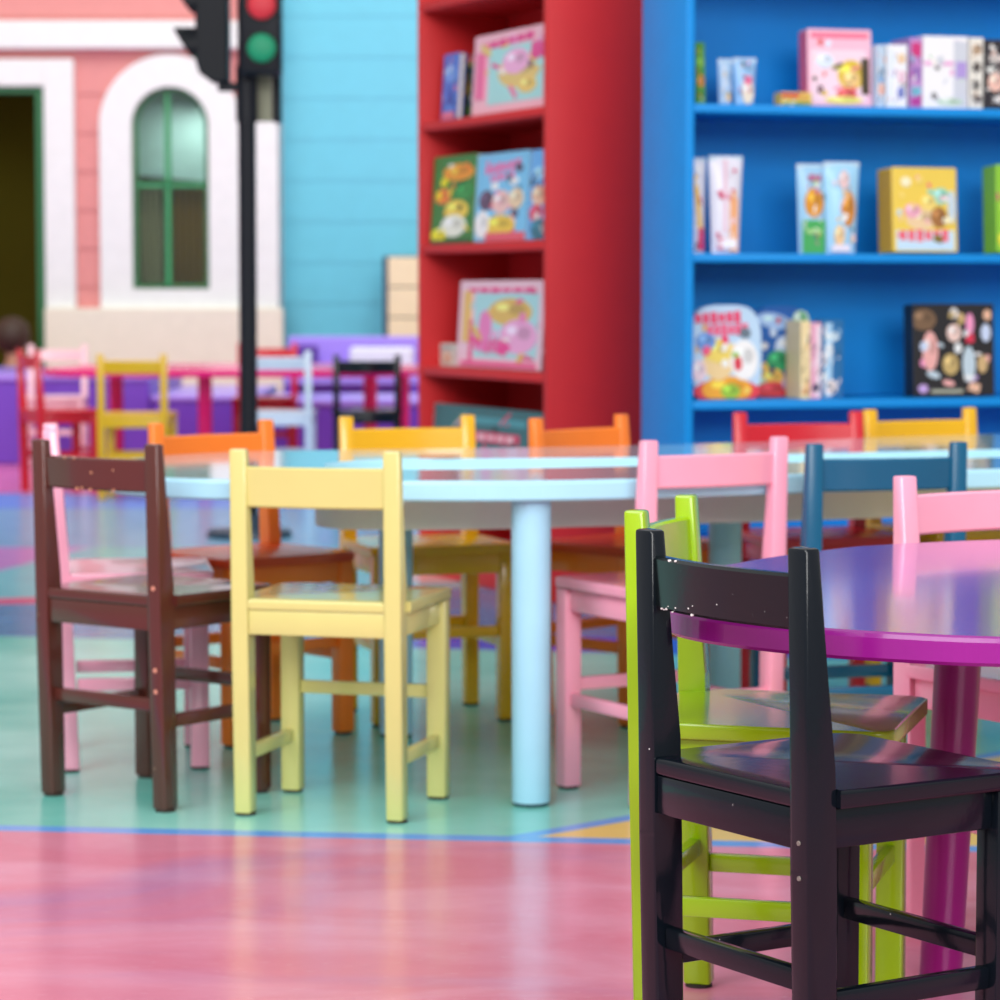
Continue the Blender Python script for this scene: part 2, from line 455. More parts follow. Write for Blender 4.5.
# beige slatted locker beside the red bookcase
a = at_depth(388, 254, 16.6); b2 = at_depth(470, 254, 16.6)
t = thing('locker', 'beige slatted locker against the blue wall beside the red bookcase', 'locker', ((a.x + b2.x) / 2, 16.6, 0)); hl = (b2.x - a.x) / 2
bm = bmesh.new(); box(bm, -hl - 0.03, hl, 0.02, 0.55, 0, a.z - 0.01, 0.006); link('body', bm, paint('dark_side', (45, 70, 95), 0.5), t)
for k in range(6):
    z = 0.02 + k * (a.z - 0.03) / 6
    bm = bmesh.new(); box(bm, -hl, hl, 0, 0.02, z, z + (a.z - 0.03) / 6 - 0.008, 0.003); link('slat', bm, paint('beige_slat', (240, 222, 180), 0.5), t)

# magenta table in the distance
mag = paint('magenta_paint', (230, 5, 118), 0.22, bump=0)
def long_table(name, label, cat, outline, T, th, topmat, legmat, legs, leg_r=0.031, hole=None, group=None, edgemat=None, splay=None, base=None):
    cx = sum(p[0] for p in outline) / len(outline); cy = sum(p[1] for p in outline) / len(outline)
    t = thing(name, label, cat, (cx, cy, 0), 0, group)
    O = [(p[0] - cx, p[1] - cy) for p in closed_spline(outline, 8)]
    bm = bmesh.new(); b = 0.006
    def loop(P, z, s=0.0):
        c = Vector((sum(p[0] for p in P) / len(P), sum(p[1] for p in P) / len(P))); r = []
        for i, p in enumerate(P):
            q0, q1 = Vector(P[i - 1]), Vector(P[(i + 1) % len(P)]); tn = (q1 - q0).normalized(); nrm = Vector((tn.y, -tn.x))
            if nrm.dot(Vector(p) - c) < 0: nrm = -nrm
            r.append(bm.verts.new((p[0] - nrm.x * s, p[1] - nrm.y * s, z)))
        return r
    def wall(a, c):
        for i in range(len(a)):
            f = bm.faces.new([a[i], a[(i + 1) % len(a)], c[(i + 1) % len(a)], c[i]]); f.material_index = 1
    L0 = loop(O, T - th, b * .6); L1 = loop(O, T - th + b * .6); L2 = loop(O, T - b); L2b = loop(O, T - b * .3, b * .3); L3 = loop(O, T, b)
    for q, r in ((L0, L1), (L1, L2), (L2, L2b), (L2b, L3)): wall(q, r)
    if hole:
        Hh = [(p[0] - cx, p[1] - cy) for p in closed_spline(hole, 8)]
        I0 = loop(Hh, T - th); I2 = loop(Hh, T - 0.003); I3 = loop(Hh, T, -0.003)
        wall(I0, I2); wall(I2, I3)
        for lo_, z_ in (((L3, I3), 1), ((L0, I0), 0)):
            es = []
            for lp in lo_:
                for i in range(len(lp)):
                    e = bm.edges.get((lp[i], lp[(i + 1) % len(lp)])); es.append(e)
            r = bmesh.ops.triangle_fill(bm, use_beauty=True, use_dissolve=False, edges=es)
            for g_ in r['geom']:
                if isinstance(g_, bmesh.types.BMFace): g_.material_index = 0
    else:
        bm.faces.new(L3); bm.faces.new(L0[::-1])
    link('tabletop', bm, [topmat, edgemat or topmat], t)
    for k, (lx, ly) in enumerate(legs):
        dx, dy = (splay[k] if splay else (0, 0))
        bm = bmesh.new(); tube(bm, (lx - cx, ly - cy, 0.006), (lx - cx + dx, ly - cy + dy, T - th), leg_r * (0.92 if splay else 0.98), leg_r * 1.02, 28)
        lo = link('leg', bm, legmat, t, smooth=True)
        bm = bmesh.new(); tube(bm, (lx - cx, ly - cy, 0), (lx - cx, ly - cy, 0.007), leg_r * 0.9, leg_r * 0.94, 24)
        link('foot_pad', bm, paint('dark_glide', (40, 70, 80), 0.7), lo)
    return t, cx, cy

long_table('play_table', 'long magenta table in front of the purple platforms', 'table',
           [(-2.02, 12.95), (-1.9, 12.6), (-1.5, 12.5), (-1.0, 12.5), (-0.55, 12.5), (-0.36, 12.7), (-0.33, 13.1), (-0.45, 13.6), (-0.9, 13.75), (-1.5, 13.75), (-1.9, 13.5)],
           0.52, 0.03, mag, mag, [(-1.29, 12.75), (-0.43, 12.85), (-1.75, 13.3), (-0.6, 13.5)])

GF = 'small wooden chairs around the magenta table'
redp = paint('red_paint', (205, 28, 45), 0.25)
yel = paint('yellow_paint', (236, 176, 4), 0.22, coat=0.4)
pk = paint('pink_paint', (248, 165, 190), 0.22, coat=0.4)
pkl = paint('pale_pink_paint', (245, 200, 208), 0.25)
pb = paint('pale_blue_paint', (212, 222, 232), 0.25)
blk = paint('black_paint', (11, 18, 25), 0.16, coat=0.1, spec=0.28, chips=(215, 215, 210), chip_at=0.775, chip_scale=90)
blk_rail = paint('worn_black_paint', (12, 20, 22), 0.18, spec=0.4, chips=(215, 215, 210), chip_at=0.745, chip_scale=150)
chair('childs_chair', 'red chair in side view left of the far yellow chair', (-1.89, 12.5, -1.12), redp, GF, detail=False, pads=False, height=0.61)
chair('childs_chair', 'mustard yellow chair with its back to us at the magenta table', (-1.505, 12.1, -0.03), paint('mustard_paint', (225, 175, 5), 0.3), GF, detail=False, pads=False)
chair('childs_chair', 'pale blue chair partly hidden by the traffic light pole', (-0.93, 12.3, 0.0), pb, GF, detail=False, pads=False, height=0.61)
chair('childs_chair', 'black chair seen from behind in front of the lilac bench', (-0.57, 12.5, 0.05), blk, GF, detail=False, pads=False, height=0.59)
chair('childs_chair', 'pale pink chair on the far side of the magenta table', (-2.15, 14.1, PI + 0.05), pkl, GF, detail=False, pads=False)
chair('childs_chair', 'red chair on the far side of the magenta table behind the pale blue one', (-1.12, 13.93, PI), redp, GF, detail=False, pads=False, height=0.61)

# ------------------------------------------------------------------ child sitting in the doorway (blurred, mostly hidden)
def skin_body(name, joints, bones, mat, parent=None, sub=2):
    me = bpy.data.meshes.new(name); me.from_pydata([j[0] for j in joints], bones, [])
    o = bpy.data.objects.new(name, me); COL.objects.link(o); me.materials.append(mat)
    sk = o.modifiers.new('skin', 'SKIN'); ly = me.skin_vertices[0].data
    for i, j in enumerate(joints): ly[i].radius = (j[1], j[1])
    ly[0].use_root = True
    sb = o.modifiers.new('sub', 'SUBSURF'); sb.levels = sub; sb.render_levels = sub
    for p in me.polygons: p.use_smooth = True
    if parent: o.parent = parent
    return o
hd_ = at_depth(14, 335, 16.42)
t = thing('person', 'child with dark brown hair and a teal top sitting on the floor in the doorway', 'person', (hd_.x, 16.42, 0), 2.5)
J = [((0, 0, 0.10), .085), ((0, 0, 0.25), .085), ((0, 0, 0.38), .09), ((0, 0, 0.46), .04), ((0, -0.01, 0.52), .055), ((0, -0.01, 0.60), .082), ((0, -0.005, 0.66), .06),
     ((.11, 0, .40), .038), ((.16, -.05, .28), .03), ((.10, -.17, .22), .024), ((.08, -.21, .22), .018),
     ((-.11, 0, .40), .038), ((-.16, -.05, .28), .03), ((-.10, -.17, .22), .024), ((-.08, -.21, .22), .018),
     ((.08, -.04, .09), .06), ((.15, -.26, .10), .045), ((.03, -.38, .045), .032), ((.0, -.44, .045), .026),
     ((-.08, -.04, .09), .06), ((-.15, -.26, .10), .045), ((-.03, -.32, .045), .032), ((.0, -.29, .05), .026)]
B = [(0, 1), (1, 2), (2, 3), (3, 4), (4, 5), (5, 6), (2, 7), (7, 8), (8, 9), (9, 10), (2, 11), (11, 12), (12, 13), (13, 14), (0, 15), (15, 16), (16, 17), (17, 18), (0, 19), (19, 20), (20, 21), (21, 22)]
skinm = paint('child_skin', (205, 150, 120), 0.5)
skin_body('body', J, B, skinm, t)
J2 = [((0, 0, 0.12), .098), ((0, 0, 0.25), .097), ((0, 0, 0.38), .10), ((0, 0, 0.44), .055), ((.115, 0, .40), .048), ((.155, -.04, .30), .042), ((-.115, 0, .40), .048), ((-.155, -.04, .30), .042)]
skin_body('shirt', J2, [(0, 1), (1, 2), (2, 3), (2, 4), (4, 5), (2, 6), (6, 7)], paint('teal_cloth', (10, 100, 125), 0.8), t)
bm = bmesh.new(); bmesh.ops.create_uvsphere(bm, u_segments=24, v_segments=14, radius=1)
for v in bm.verts:
    v.co = Vector((v.co.x * .102, v.co.y * .105 + .015, v.co.z * .105 + .615))
    if v.co.y < -0.055 and v.co.z < 0.66: v.co.y = -0.05
link('hair', bm, paint('brown_hair', (62, 38, 22), 0.6, bump=0.1), t, smooth=True)
for s in (-1, 1):
    bm = bmesh.new(); bmesh.ops.create_uvsphere(bm, u_segments=10, v_segments=8, radius=0.009, matrix=Matrix.Translation((s * .032, -.085, .60)))
    link('eye', bm, paint('eye_dark', (20, 15, 12), 0.2), t)

# ------------------------------------------------------------------ traffic light
TY = 10.16
def tl(x, y, Y=None): p = at_depth(x, y, Y or TY); return p.x, p.z
bx, _ = tl(249.5, 540)
t = thing('traffic_light', 'black toy traffic light with green and red lenses on a tall pole', 'traffic light', (bx, TY, 0))
tm = paint('black_metal', (18, 22, 30), 0.45, spec=0.25); tdark = paint('dark_metal', (8, 13, 22), 0.5, spec=0.25)
zt = tl(250, -110)[1]
bm = bmesh.new(); tube(bm, (0, 0, 0.02), (0, 0, zt), 0.031, 0.031, 28); link('pole', bm, tm, t, smooth=True)
bm = bmesh.new(); tube(bm, (0, 0, 0), (0, 0, 0.025), 0.15, 0.145, 36); tube(bm, (0, 0, 0.022), (0, 0, 0.08), 0.06, 0.04, 28); link('base', bm, paint('base_metal', (20, 50, 70), 0.4), t, smooth=35)
# front head
def lens(parent, c, nrm, r, mat, nm='lens'):
    bm = bmesh.new(); bmesh.ops.create_uvsphere(bm, u_segments=28, v_segments=12, radius=1)
    nrm = Vector(nrm); rot = Vector((0, 0, 1)).rotation_difference(nrm).to_matrix().to_4x4()
    M = Matrix.Translation(c) @ rot @ Matrix.Diagonal((r, r, r * 0.35, 1))
    bmesh.ops.transform(bm, matrix=M, verts=bm.verts)
    return link(nm, bm, mat, parent, smooth=True)
redl = paint('red_lens', (215, 45, 60), 0.5, bump=0.3); grl = paint('green_lens', (0, 150, 105), 0.5, bump=0.3)
def visor(bm, c, out, r, length):
    """hood over a lens: part of a tube, open below, cut back at the sides"""
    out = Vector(out).normalized(); up = Vector((0, 0, 1)); sd = out.cross(up); n = 22; rows = []
    for i in range(n + 1):
        a = math.radians(-40 + 260 * i / n)
        rad = sd * math.cos(a) + up * math.sin(a)
        ln = length * (0.12 + 0.88 * ((math.sin(a) + 0.643) / 1.643) ** 0.75)
        rows.append([bm.verts.new(Vector(c) + rad * rr + out * q) for rr, q in ((r, 0), (r, ln), (r * 0.95, ln), (r * 0.95, 0))])
    for i in range(n):
        for j in range(4): bm.faces.new([rows[i][j], rows[i][(j + 1) % 4], rows[i + 1][(j + 1) % 4], rows[i + 1][j]])
x0, z0 = tl(239.5, 74, TY - .14); x1, _ = tl(281, 74, TY - .14); zt2 = tl(250, -80)[1]
h = thing('tmp', '', ''); bpy.data.objects.remove(h)
bm = bmesh.new(); box(bm, x0 - bx, x1 - bx, -0.14, -0.032, z0, zt2, 0.012, 3); head = link('signal_head', bm, tm, t, smooth=35)
for (py, m) in ((47, grl), (4, redl), (-38, redl)):
    lx, lz = tl(261.8, py + 1, TY - .14)
    lens(head, (lx - bx, -0.142, lz), (0, -1, 0), 0.051, m)
    bm = bmesh.new(); ring_r = 0.058
    n = 32
    for i in range(n):
        a0, a1 = 2 * PI * i / n, 2 * PI * (i + 1) / n
        q = [((lx - bx) + rr * math.cos(a), yy, lz + rr * math.sin(a)) for a in (a0, a1) for rr, yy in ((ring_r, -0.139), (ring_r, -0.150), (0.050, -0.150), (0.050, -0.139))]
        v = [bm.verts.new(c) for c in q]
        for j in range(4): bm.faces.new([v[j], v[(j + 1) % 4], v[4 + (j + 1) % 4], v[4 + j]])
    link('lens_rim', bm, tdark, head)
# side-facing head on brackets
x0, z0 = tl(197, 62); x1, _ = tl(229.5, 62)
bm = bmesh.new()
prism(bm, [(x0 - bx, z0), (x0 - bx + .012, tl(0, 74)[1]), (x1 - bx - .06, tl(0, 83)[1]), (x1 - bx, tl(0, 83)[1]), (x1 - bx, zt2), (x0 - bx, zt2)], 'y', -0.06, 0.06, 0.006, 2)
sh = link('signal_head', bm, tdark, t)
for (py, m) in ((46, grl), (2, redl), (-40, redl)):
    _, lz = tl(200, py)
    lens(sh, (x0 - bx, 0, lz), (-1, -0.12, 0), 0.05, m)
    bm = bmesh.new(); visor(bm, (x0 - bx + .004, 0, lz), (-1, -0.1, 0), 0.064, 0.085)
    link('visor', bm, tdark, sh, smooth=35)
_, za = tl(0, 88)
bm = bmesh.new(); box(bm, x1 - bx - 0.04, 0.0, -0.02, 0.02, za - 0.012, za + 0.018, 0.004)
_, zb_ = tl(0, -60); box(bm, x1 - bx - 0.01, 0.0, -0.02, 0.02, zb_ - 0.012, zb_ + 0.018, 0.004)
link('bracket', bm, tm, t)
# rear head, seen edge on, and the sleeve round the pole
x0, z0 = tl(271, 121); x1, _ = tl(279, 121)
bm = bmesh.new(); box(bm, x0 - bx, x1 - bx, 0.05, 0.16, z0, zt2, 0.006); link('signal_head', bm, tdark, t)
x0, _ = tl(256, 121); x1, _ = tl(271, 121)
bm = bmesh.new(); box(bm, x0 - bx, x1 - bx, 0.045, 0.055, z0, tl(0, 70)[1], 0.003); link('mounting_plate', bm, paint('olive_grey_metal', (140, 140, 115), 0.5), t)
bm = bmesh.new(); tube(bm, (0, 0, tl(0, 122)[1]), (0, 0, tl(0, 66)[1]), 0.038, 0.038, 24); link('sleeve', bm, tm, t, smooth=True)

# ------------------------------------------------------------------ bookcases
class Case: pass
def bookcase(name, label, origin, u, width, depth, height, levels, mat, th=0.026, lip=None):
    """origin: front left bottom corner; u: unit vector along the front, to the right; local +y runs into the case"""
    ang = math.atan2(u[1], u[0])
    t = thing(name, label, 'bookcase', (origin[0], origin[1], 0), ang)
    for nm, x0 in (('side_panel', 0.0), ('side_panel', width - th)):
        bm = bmesh.new(); box(bm, x0, x0 + th, 0, depth, 0, height, 0.0025); link(nm, bm, mat, t, smooth=35)
    bm = bmesh.new(); box(bm, th, width - th, depth - 0.012, depth, 0.02, height - 0.01); link('back_panel', bm, mat, t)
    bm = bmesh.new(); box(bm, th, width - th, 0, depth - 0.012, height - th, height, 0.002); link('top_board', bm, mat, t, smooth=35)
    for z in levels:
        bm = bmesh.new(); box(bm, th, width - th, 0.003, depth - 0.012, z - th, z, 0.003); link('shelf', bm, mat, t, smooth=35)
    bm = bmesh.new(); box(bm, th, width - th, 0.012, 0.03, 0, 0.07, 0.002); link('kickboard', bm, mat, t, smooth=35)
    c = Case(); c.o = Vector((origin[0], origin[1])); c.u = Vector(u).normalized(); c.n = Vector((-c.u.y, c.u.x)); c.ang = ang; c.levels = levels; c.w = width; c.th = th
    return c

def on_case(c, x, y, inset):
    """where the view ray through (x, y) meets the upright plane `inset` behind the case front: local u, height"""
    d = ray(x, y); P0 = c.o + c.n * inset
    t = P0.dot(c.n) / (d.x * c.n.x + d.y * c.n.y)
    p = Vector((d.x * t, d.y * t))
    return (p - c.o).dot(c.u), CAMH + d.z * t

redcase = paint('red_case', (205, 38, 42), 0.5, bump=0, spec=0.35)
bluecase = paint('blue_case', (0, 138, 218), 0.5, bump=0, spec=0.3)
DR = 7.97
Rr = Vector((0.0161 * DR, DR)); Rl = Vector((-0.0312 * DR, 1.11 * DR))
RC = bookcase('bookcase', 'tall red bookcase turned sideways to the camera', Rl, (Rr - Rl).normalized(), (Rr - Rl).length, 0.298, 2.08, [1.715, 1.3595, 0.995, 0.630, 0.30, 0.09], redcase)
Bl = Vector((0.459, 7.24))
BC = bookcase('bookcase', 'wide bright blue bookcase facing the tables', Bl, Vector((0.811, 0.235)).normalized(), 1.25, 0.335, 2.05, [1.68, 1.318, 0.9496, 0.583, 0.23], bluecase, th=0.022)

def artmat(rgb): return paint('ink_%02x%02x%02x' % tuple(rgb), rgb, 0.35, bump=0, vary=0.03)

def art_mesh(bm, mats, shapes, w, h, y, lift=0.00012):
    for k, s in enumerate(shapes):
        kind, cu, cv, ru, rv, col = s[:6]; rot = s[6] if len(s) > 6 else 0
        m = artmat(col)
        if m not in mats: mats.append(m)
        mi = mats.index(m)
        cx, cz, rx, rz = (cu - 0.5) * w, cv * h, ru * w, rv * h
        polys = []
        if kind == 'e': polys = [[(rx * math.cos(2 * PI * i / 20), rz * math.sin(2 * PI * i / 20)) for i in range(20)]]
        elif kind == 'r': polys = [[(-rx, -rz), (rx, -rz), (rx, rz), (-rx, rz)]]
        elif kind == 'p': polys = [[(rx * (1 if i % 2 else .5) * math.cos(2 * PI * i / 12), rz * (1 if i % 2 else .5) * math.sin(2 * PI * i / 12)) for i in range(12)]]
        elif kind == 't':      # a line of chunky strokes
            n = 6
            for i in range(n):
                a = -rx + 2 * rx * (i + .12) / n; b = -rx + 2 * rx * (i + .88) / n; hh = rz * (0.75 + 0.25 * ((i * 7) % 3) / 2)
                polys.append([(a, -hh), (b, -hh), (b, hh), (a, hh)])
        cr, sr = math.cos(rot), math.sin(rot)
        yy = y - lift * (k + 1)
        for pl in polys:
            pp = [(min(max(cx + a * cr - b * sr, -w / 2), w / 2), min(max(cz + a * sr + b * cr, 0), h)) for a, b in pl]
            lo = [bm.verts.new((a, y + 0.0002, b)) for a, b in pp]; hi = [bm.verts.new((a, yy, b)) for a, b in pp]
            try:
                fs = [bm.faces.new(hi)]
                for i in range(len(pp)): fs.append(bm.faces.new([lo[i], lo[(i + 1) % len(pp)], hi[(i + 1) % len(pp)], hi[i]]))
            except Exception: continue
            for f in fs: f.material_index = mi

ARNG = random.Random(11)
def busy(shapes, cover):
    """scatter small printed details between the main shapes"""
    pal = [q[5] for q in shapes] + [(245, 240, 235), tuple(int(v * .55) for v in cover)]
    out = []
    for q in shapes:
        out.append(q)
        if q[0] == 'e' and q[3] > 0.08:
            c = tuple(int(v * .86) for v in q[5]); l = tuple(min(255, int(v * 1.25) + 15) for v in q[5])
            out.append(('e', q[1] + q[3] * .3, q[2] + q[4] * .2, q[3] * .38, q[4] * .38, c)); out.append(('e', q[1] - q[3] * .35, q[2] + q[4] * .35, q[3] * .3, q[4] * .28, l))
    for _ in range(16):
        out.insert(ARNG.randrange(len(out) + 1), (ARNG.choice('eerp'), ARNG.uniform(.08, .92), ARNG.uniform(.06, .94), ARNG.uniform(.02, .09), ARNG.uniform(.015, .06), ARNG.choice(pal), ARNG.uniform(-.6, .6)))
    return out

def shelf_item(case, name, label, cat, x0, x1, ytop, level, inset, thick, cover, shapes, group, spine=None, lean=0.06, yaw=0.0, pages=False, kind='book', w=None, h=None):
    u0, _ = on_case(case, x0, ytop, inset); u1, zt_ = on_case(case, x1, ytop, inset); _, zt_ = on_case(case, (x0 + x1) / 2, ytop, inset)
    z = case.levels[level]
    u0 = max(u0, case.th + 0.004); u1 = min(u1, case.w - case.th - 0.004)
    W_ = (w or (u1 - u0)) - (0.003 if thick > 0.095 or name == 'paperback' else 0); H_ = h or (zt_ - z); H_ = max(H_, 0.02)
    uc = (u0 + u1) / 2
    lean_ = lean if H_ > 0.08 else 0
    p = case.o + case.u * uc + case.n * inset
    t = thing(name, label, cat, (p.x, p.y, z + 0.0008), case.ang + yaw, group)
    tilt = Matrix.Rotation(-lean_, 4, 'X')
    def done(nm, bm, mats, smooth=False, lift_to_floor=True):
        bmesh.ops.transform(bm, matrix=tilt, verts=bm.verts)
        for v in bm.verts: v.co.z += math.sin(lean_) * (thick if lean_ > 0 else 0) * 1.0
        return link(nm, bm, mats, t, smooth=smooth)
    th2 = thick; H2 = H_ / max(0.5, math.cos(lean_))
    cm = artmat(cover); sm = artmat(spine) if spine else cm
    if kind == 'book':
        bm = bmesh.new(); box(bm, -W_ / 2, W_ / 2, 0, 0.003, 0, H2, 0.0008, 1); done('front_cover', bm, cm)
        bm = bmesh.new(); box(bm, -W_ / 2, W_ / 2, th2 - 0.003, th2, 0, H2, 0.0008, 1); done('back_cover', bm, cm)
        bm = bmesh.new(); box(bm, -W_ / 2 - 0.0015, -W_ / 2 + 0.0012, 0, th2, 0, H2, 0.0006, 1); done('spine', bm, sm)
        bm = bmesh.new(); box(bm, -W_ / 2 + 0.0015, W_ / 2 - 0.004, 0.0032, th2 - 0.0032, 0.003, H2 - 0.003); done('pages', bm, artmat((238, 234, 222)))
    elif kind == 'box':
        bm = bmesh.new(); box(bm, -W_ / 2, W_ / 2, 0, th2, 0, H2, 0.002, 2); done('carton', bm, cm)
        if spine:
            bm = bmesh.new(); box(bm, -W_ / 2 - 0.0008, -W_ / 2 + 0.0004, 0.003, th2 - 0.003, 0.003, H2 - 0.003); done('side_label', bm, sm)
        bm = bmesh.new(); box(bm, -W_ / 2 + 0.002, W_ / 2 - 0.002, 0.002, th2 - 0.002, H2 - 0.0005, H2 + 0.0012, 0.0005, 1); done('lid_flap', bm, cm)
    elif kind == 'round':     # rounded picture box
        P = []; n = 40
        for i in range(n):
            a = 2 * PI * i / n; e = 0.55
            ca, sa = math.cos(a), math.sin(a)
            P.append((W_ / 2 * math.copysign(abs(ca) ** e, ca), H2 / 2 + H2 / 2 * math.copysign(abs(sa) ** e, sa)))
        bm = bmesh.new(); prism(bm, P, 'y', 0, th2, 0.002, 2); done('carton', bm, cm)
    elif kind == 'pouch':     # sealed bag, bulging in the middle, flared at the top seal
        bm = bmesh.new(); nu, nv = 10, 14
        def pt(i, j, s):
            a, b = i / nu, j / nv
            wd = W_ * (0.80 + 0.20 * b)
            bul = th2 / 2 * math.sin(PI * a) ** 0.6 * (math.sin(PI * min(1, 0.12 + b * 0.88)) ** 0.6 if b < 1 else 0)
            return ((a - .5) * wd, th2 / 2 + s * bul, b * H2)
        grid = {}
        for s in (-1, 1):
            for i in range(nu + 1):
                for j in range(nv + 1): grid[s, i, j] = bm.verts.new(pt(i, j, s))
            for i in range(nu):
                for j in range(nv): bm.faces.new([grid[s, i, j], grid[s, i + 1, j], grid[s, i + 1, j + 1], grid[s, i, j + 1]])
        bmesh.ops.remove_doubles(bm, verts=bm.verts, dist=0.0004)
        bmesh.ops.contextual_create(bm, geom=[e for e in bm.edges if e.is_boundary])
        done('bag', bm, cm, smooth=True)
        bm = bmesh.new(); box(bm, -W_ / 2, W_ / 2, th2 / 2 - 0.002, th2 / 2 + 0.002, H2 - 0.012, H2, 0.0008, 1); done('top_seal', bm, artmat((200, 220, 235)))
    if shapes:
        bm = bmesh.new(); mats = []
        shapes = busy(shapes, cover)
        if kind != 'pouch' and kind != 'round': shapes = [('r', .5, .5, .495, .495, cover)] + shapes
        yb = 0 if kind != 'pouch' else 0.0
        art_mesh(bm, mats, shapes, W_ * (0.98 if kind != 'pouch' else 0.72), H2 * 0.98, yb)
        done('cover_art' if kind != 'pouch' else 'front_print', bm, mats)
    return t

GR1 = 'picture books on the top shelf of the red bookcase'
GR2 = 'picture books on the middle shelf of the red bookcase'
GR3 = 'things on the lower shelf of the red bookcase'
# --- red bookcase; levels 1 = 1.357, 2 = .987, 3 = .617, 4 = .30
shelf_item(RC, 'picture_book', 'thin blue picture book leftmost on the top shelf of the red bookcase', 'book', 441, 456, 54, 1, 0.04, 0.02, (70, 120, 205),
           [('e', .5, .7, .4, .12, (110, 160, 230)), ('r', .5, .08, .45, .05, (225, 120, 150)), ('e', .5, .35, .3, .1, (50, 80, 170))], GR1)
shelf_item(RC, 'picture_book', 'dark green picture book leaning behind the pink board box', 'book', 454, 474, 56, 1, 0.085, 0.02, (25, 100, 110),
           [('e', .45, .5, .28, .12, (225, 190, 60)), ('r', .5, .95, .45, .04, (230, 100, 120)), ('e', .5, .15, .4, .08, (70, 140, 70))], GR1)
shelf_item(RC, 'picture_box', 'large pink game box with a gold picture on the red bookcase top shelf', 'box', 471, 546.5, 31, 1, 0.03, 0.045, (240, 185, 200),
           [('r', .58, .47, .37, .36, (165, 220, 220)), ('e', .62, .5, .28, .22, (225, 195, 120)), ('e', .58, .62, .18, .16, (240, 175, 215)), ('e', .75, .3, .12, .1, (235, 200, 110)),
            ('t', .45, .89, .36, .045, (225, 60, 140), 0.03), ('t', .88, .72, .10, .12, (230, 80, 150)), ('r', .1, .5, .06, .3, (235, 110, 160))], GR1, spine=(235, 130, 165), kind='box')
shelf_item(RC, 'picture_book', 'green and orange picture book on the middle shelf of the red bookcase', 'book', 430, 472, 156, 2, 0.016, 0.025, (40, 125, 55),
           [('e', .6, .82, .38, .1, (235, 150, 40)), ('e', .25, .55, .2, .09, (240, 130, 50)), ('e', .75, .6, .2, .09, (30, 150, 70)), ('e', .6, .38, .28, .12, (240, 205, 80)), ('e', .55, .2, .3, .13, (235, 235, 220)),
            ('e', .2, .1, .18, .08, (235, 220, 30)), ('r', .5, .02, .48, .02, (20, 80, 40))], GR2, spine=(30, 90, 50))
shelf_item(RC, 'picture_book', 'light blue picture book with a pink title on the middle shelf of the red bookcase', 'book', 474, 525, 153, 2, 0.02, 0.025, (120, 195, 235),
           [('t', .5, .85, .36, .06, (235, 100, 165), .05), ('t', .5, .74, .25, .04, (235, 110, 170), .05), ('e', .2, .48, .15, .12, (90, 70, 100)), ('e', .5, .45, .18, .14, (240, 195, 190)), ('e', .8, .48, .14, .12, (235, 205, 170)),
            ('e', .5, .18, .3, .12, (240, 200, 70)), ('e', .15, .2, .14, .16, (245, 240, 240)), ('r', .62, .05, .38, .05, (225, 90, 110))], GR2)
shelf_item(RC, 'picture_book', 'blue picture book rightmost on the middle shelf of the red bookcase', 'book', 527, 546, 150, 2, 0.02, 0.03, (100, 175, 235),
           [('e', .5, .5, .4, .12, (230, 180, 150)), ('e', .4, .3, .35, .1, (215, 70, 100)), ('e', .6, .12, .4, .12, (30, 110, 130)), ('e', .5, .75, .3, .08, (150, 205, 240))], GR2)
shelf_item(RC, 'small_box', 'small white card box left of the pink picture box', 'box', 426, 455, 344, 3, 0.06, 0.03, (215, 215, 205),
           [('e', .5, .4, .3, .25, (225, 190, 160)), ('r', .5, .85, .4, .06, (160, 190, 190))], GR3, kind='box', lean=0)
shelf_item(RC, 'picture_box', 'large pink picture box with a yellow crest on the lower shelf of the red bookcase', 'box', 456, 541, 282, 3, 0.04, 0.045, (240, 200, 215),
           [('r', .57, .5, .38, .38, (170, 220, 225)), ('e', .62, .66, .26, .16, (225, 185, 100)), ('e', .73, .38, .22, .2, (240, 170, 215)), ('t', .4, .27, .2, .1, (235, 70, 150), -.05), ('e', .33, .48, .08, .2, (235, 130, 190)),
            ('t', .5, .91, .4, .03, (235, 50, 140)), ('r', .5, .05, .45, .03, (230, 90, 150)), ('r', .1, .6, .05, .3, (235, 190, 110)), ('r', .16, .3, .02, .26, (225, 80, 140))], GR3, spine=(240, 190, 205), kind='box')
shelf_item(RC, 'picture_book', 'thin black book standing against the right side of the red bookcase', 'book', 541, 547, 288, 3, 0.02, 0.03, (40, 40, 50),
           [('e', .5, .5, .3, .05, (220, 190, 90)), ('e', .5, .25, .3, .04, (220, 220, 220))], GR3)
shelf_item(RC, 'picture_book', 'teal book with a pink title on the low shelf of the red bookcase', 'book', 431, 541, 409, 4, 0.02, 0.03, (25, 105, 110),
           [('r', .55, .84, .3, .05, (60, 150, 160)), ('r', .5, .62, .3, .07, (220, 60, 100)), ('t', .5, .62, .26, .04, (240, 190, 200)), ('e', .5, .3, .3, .15, (60, 140, 120))], 'things on the low shelf of the red bookcase', spine=(210, 215, 215))

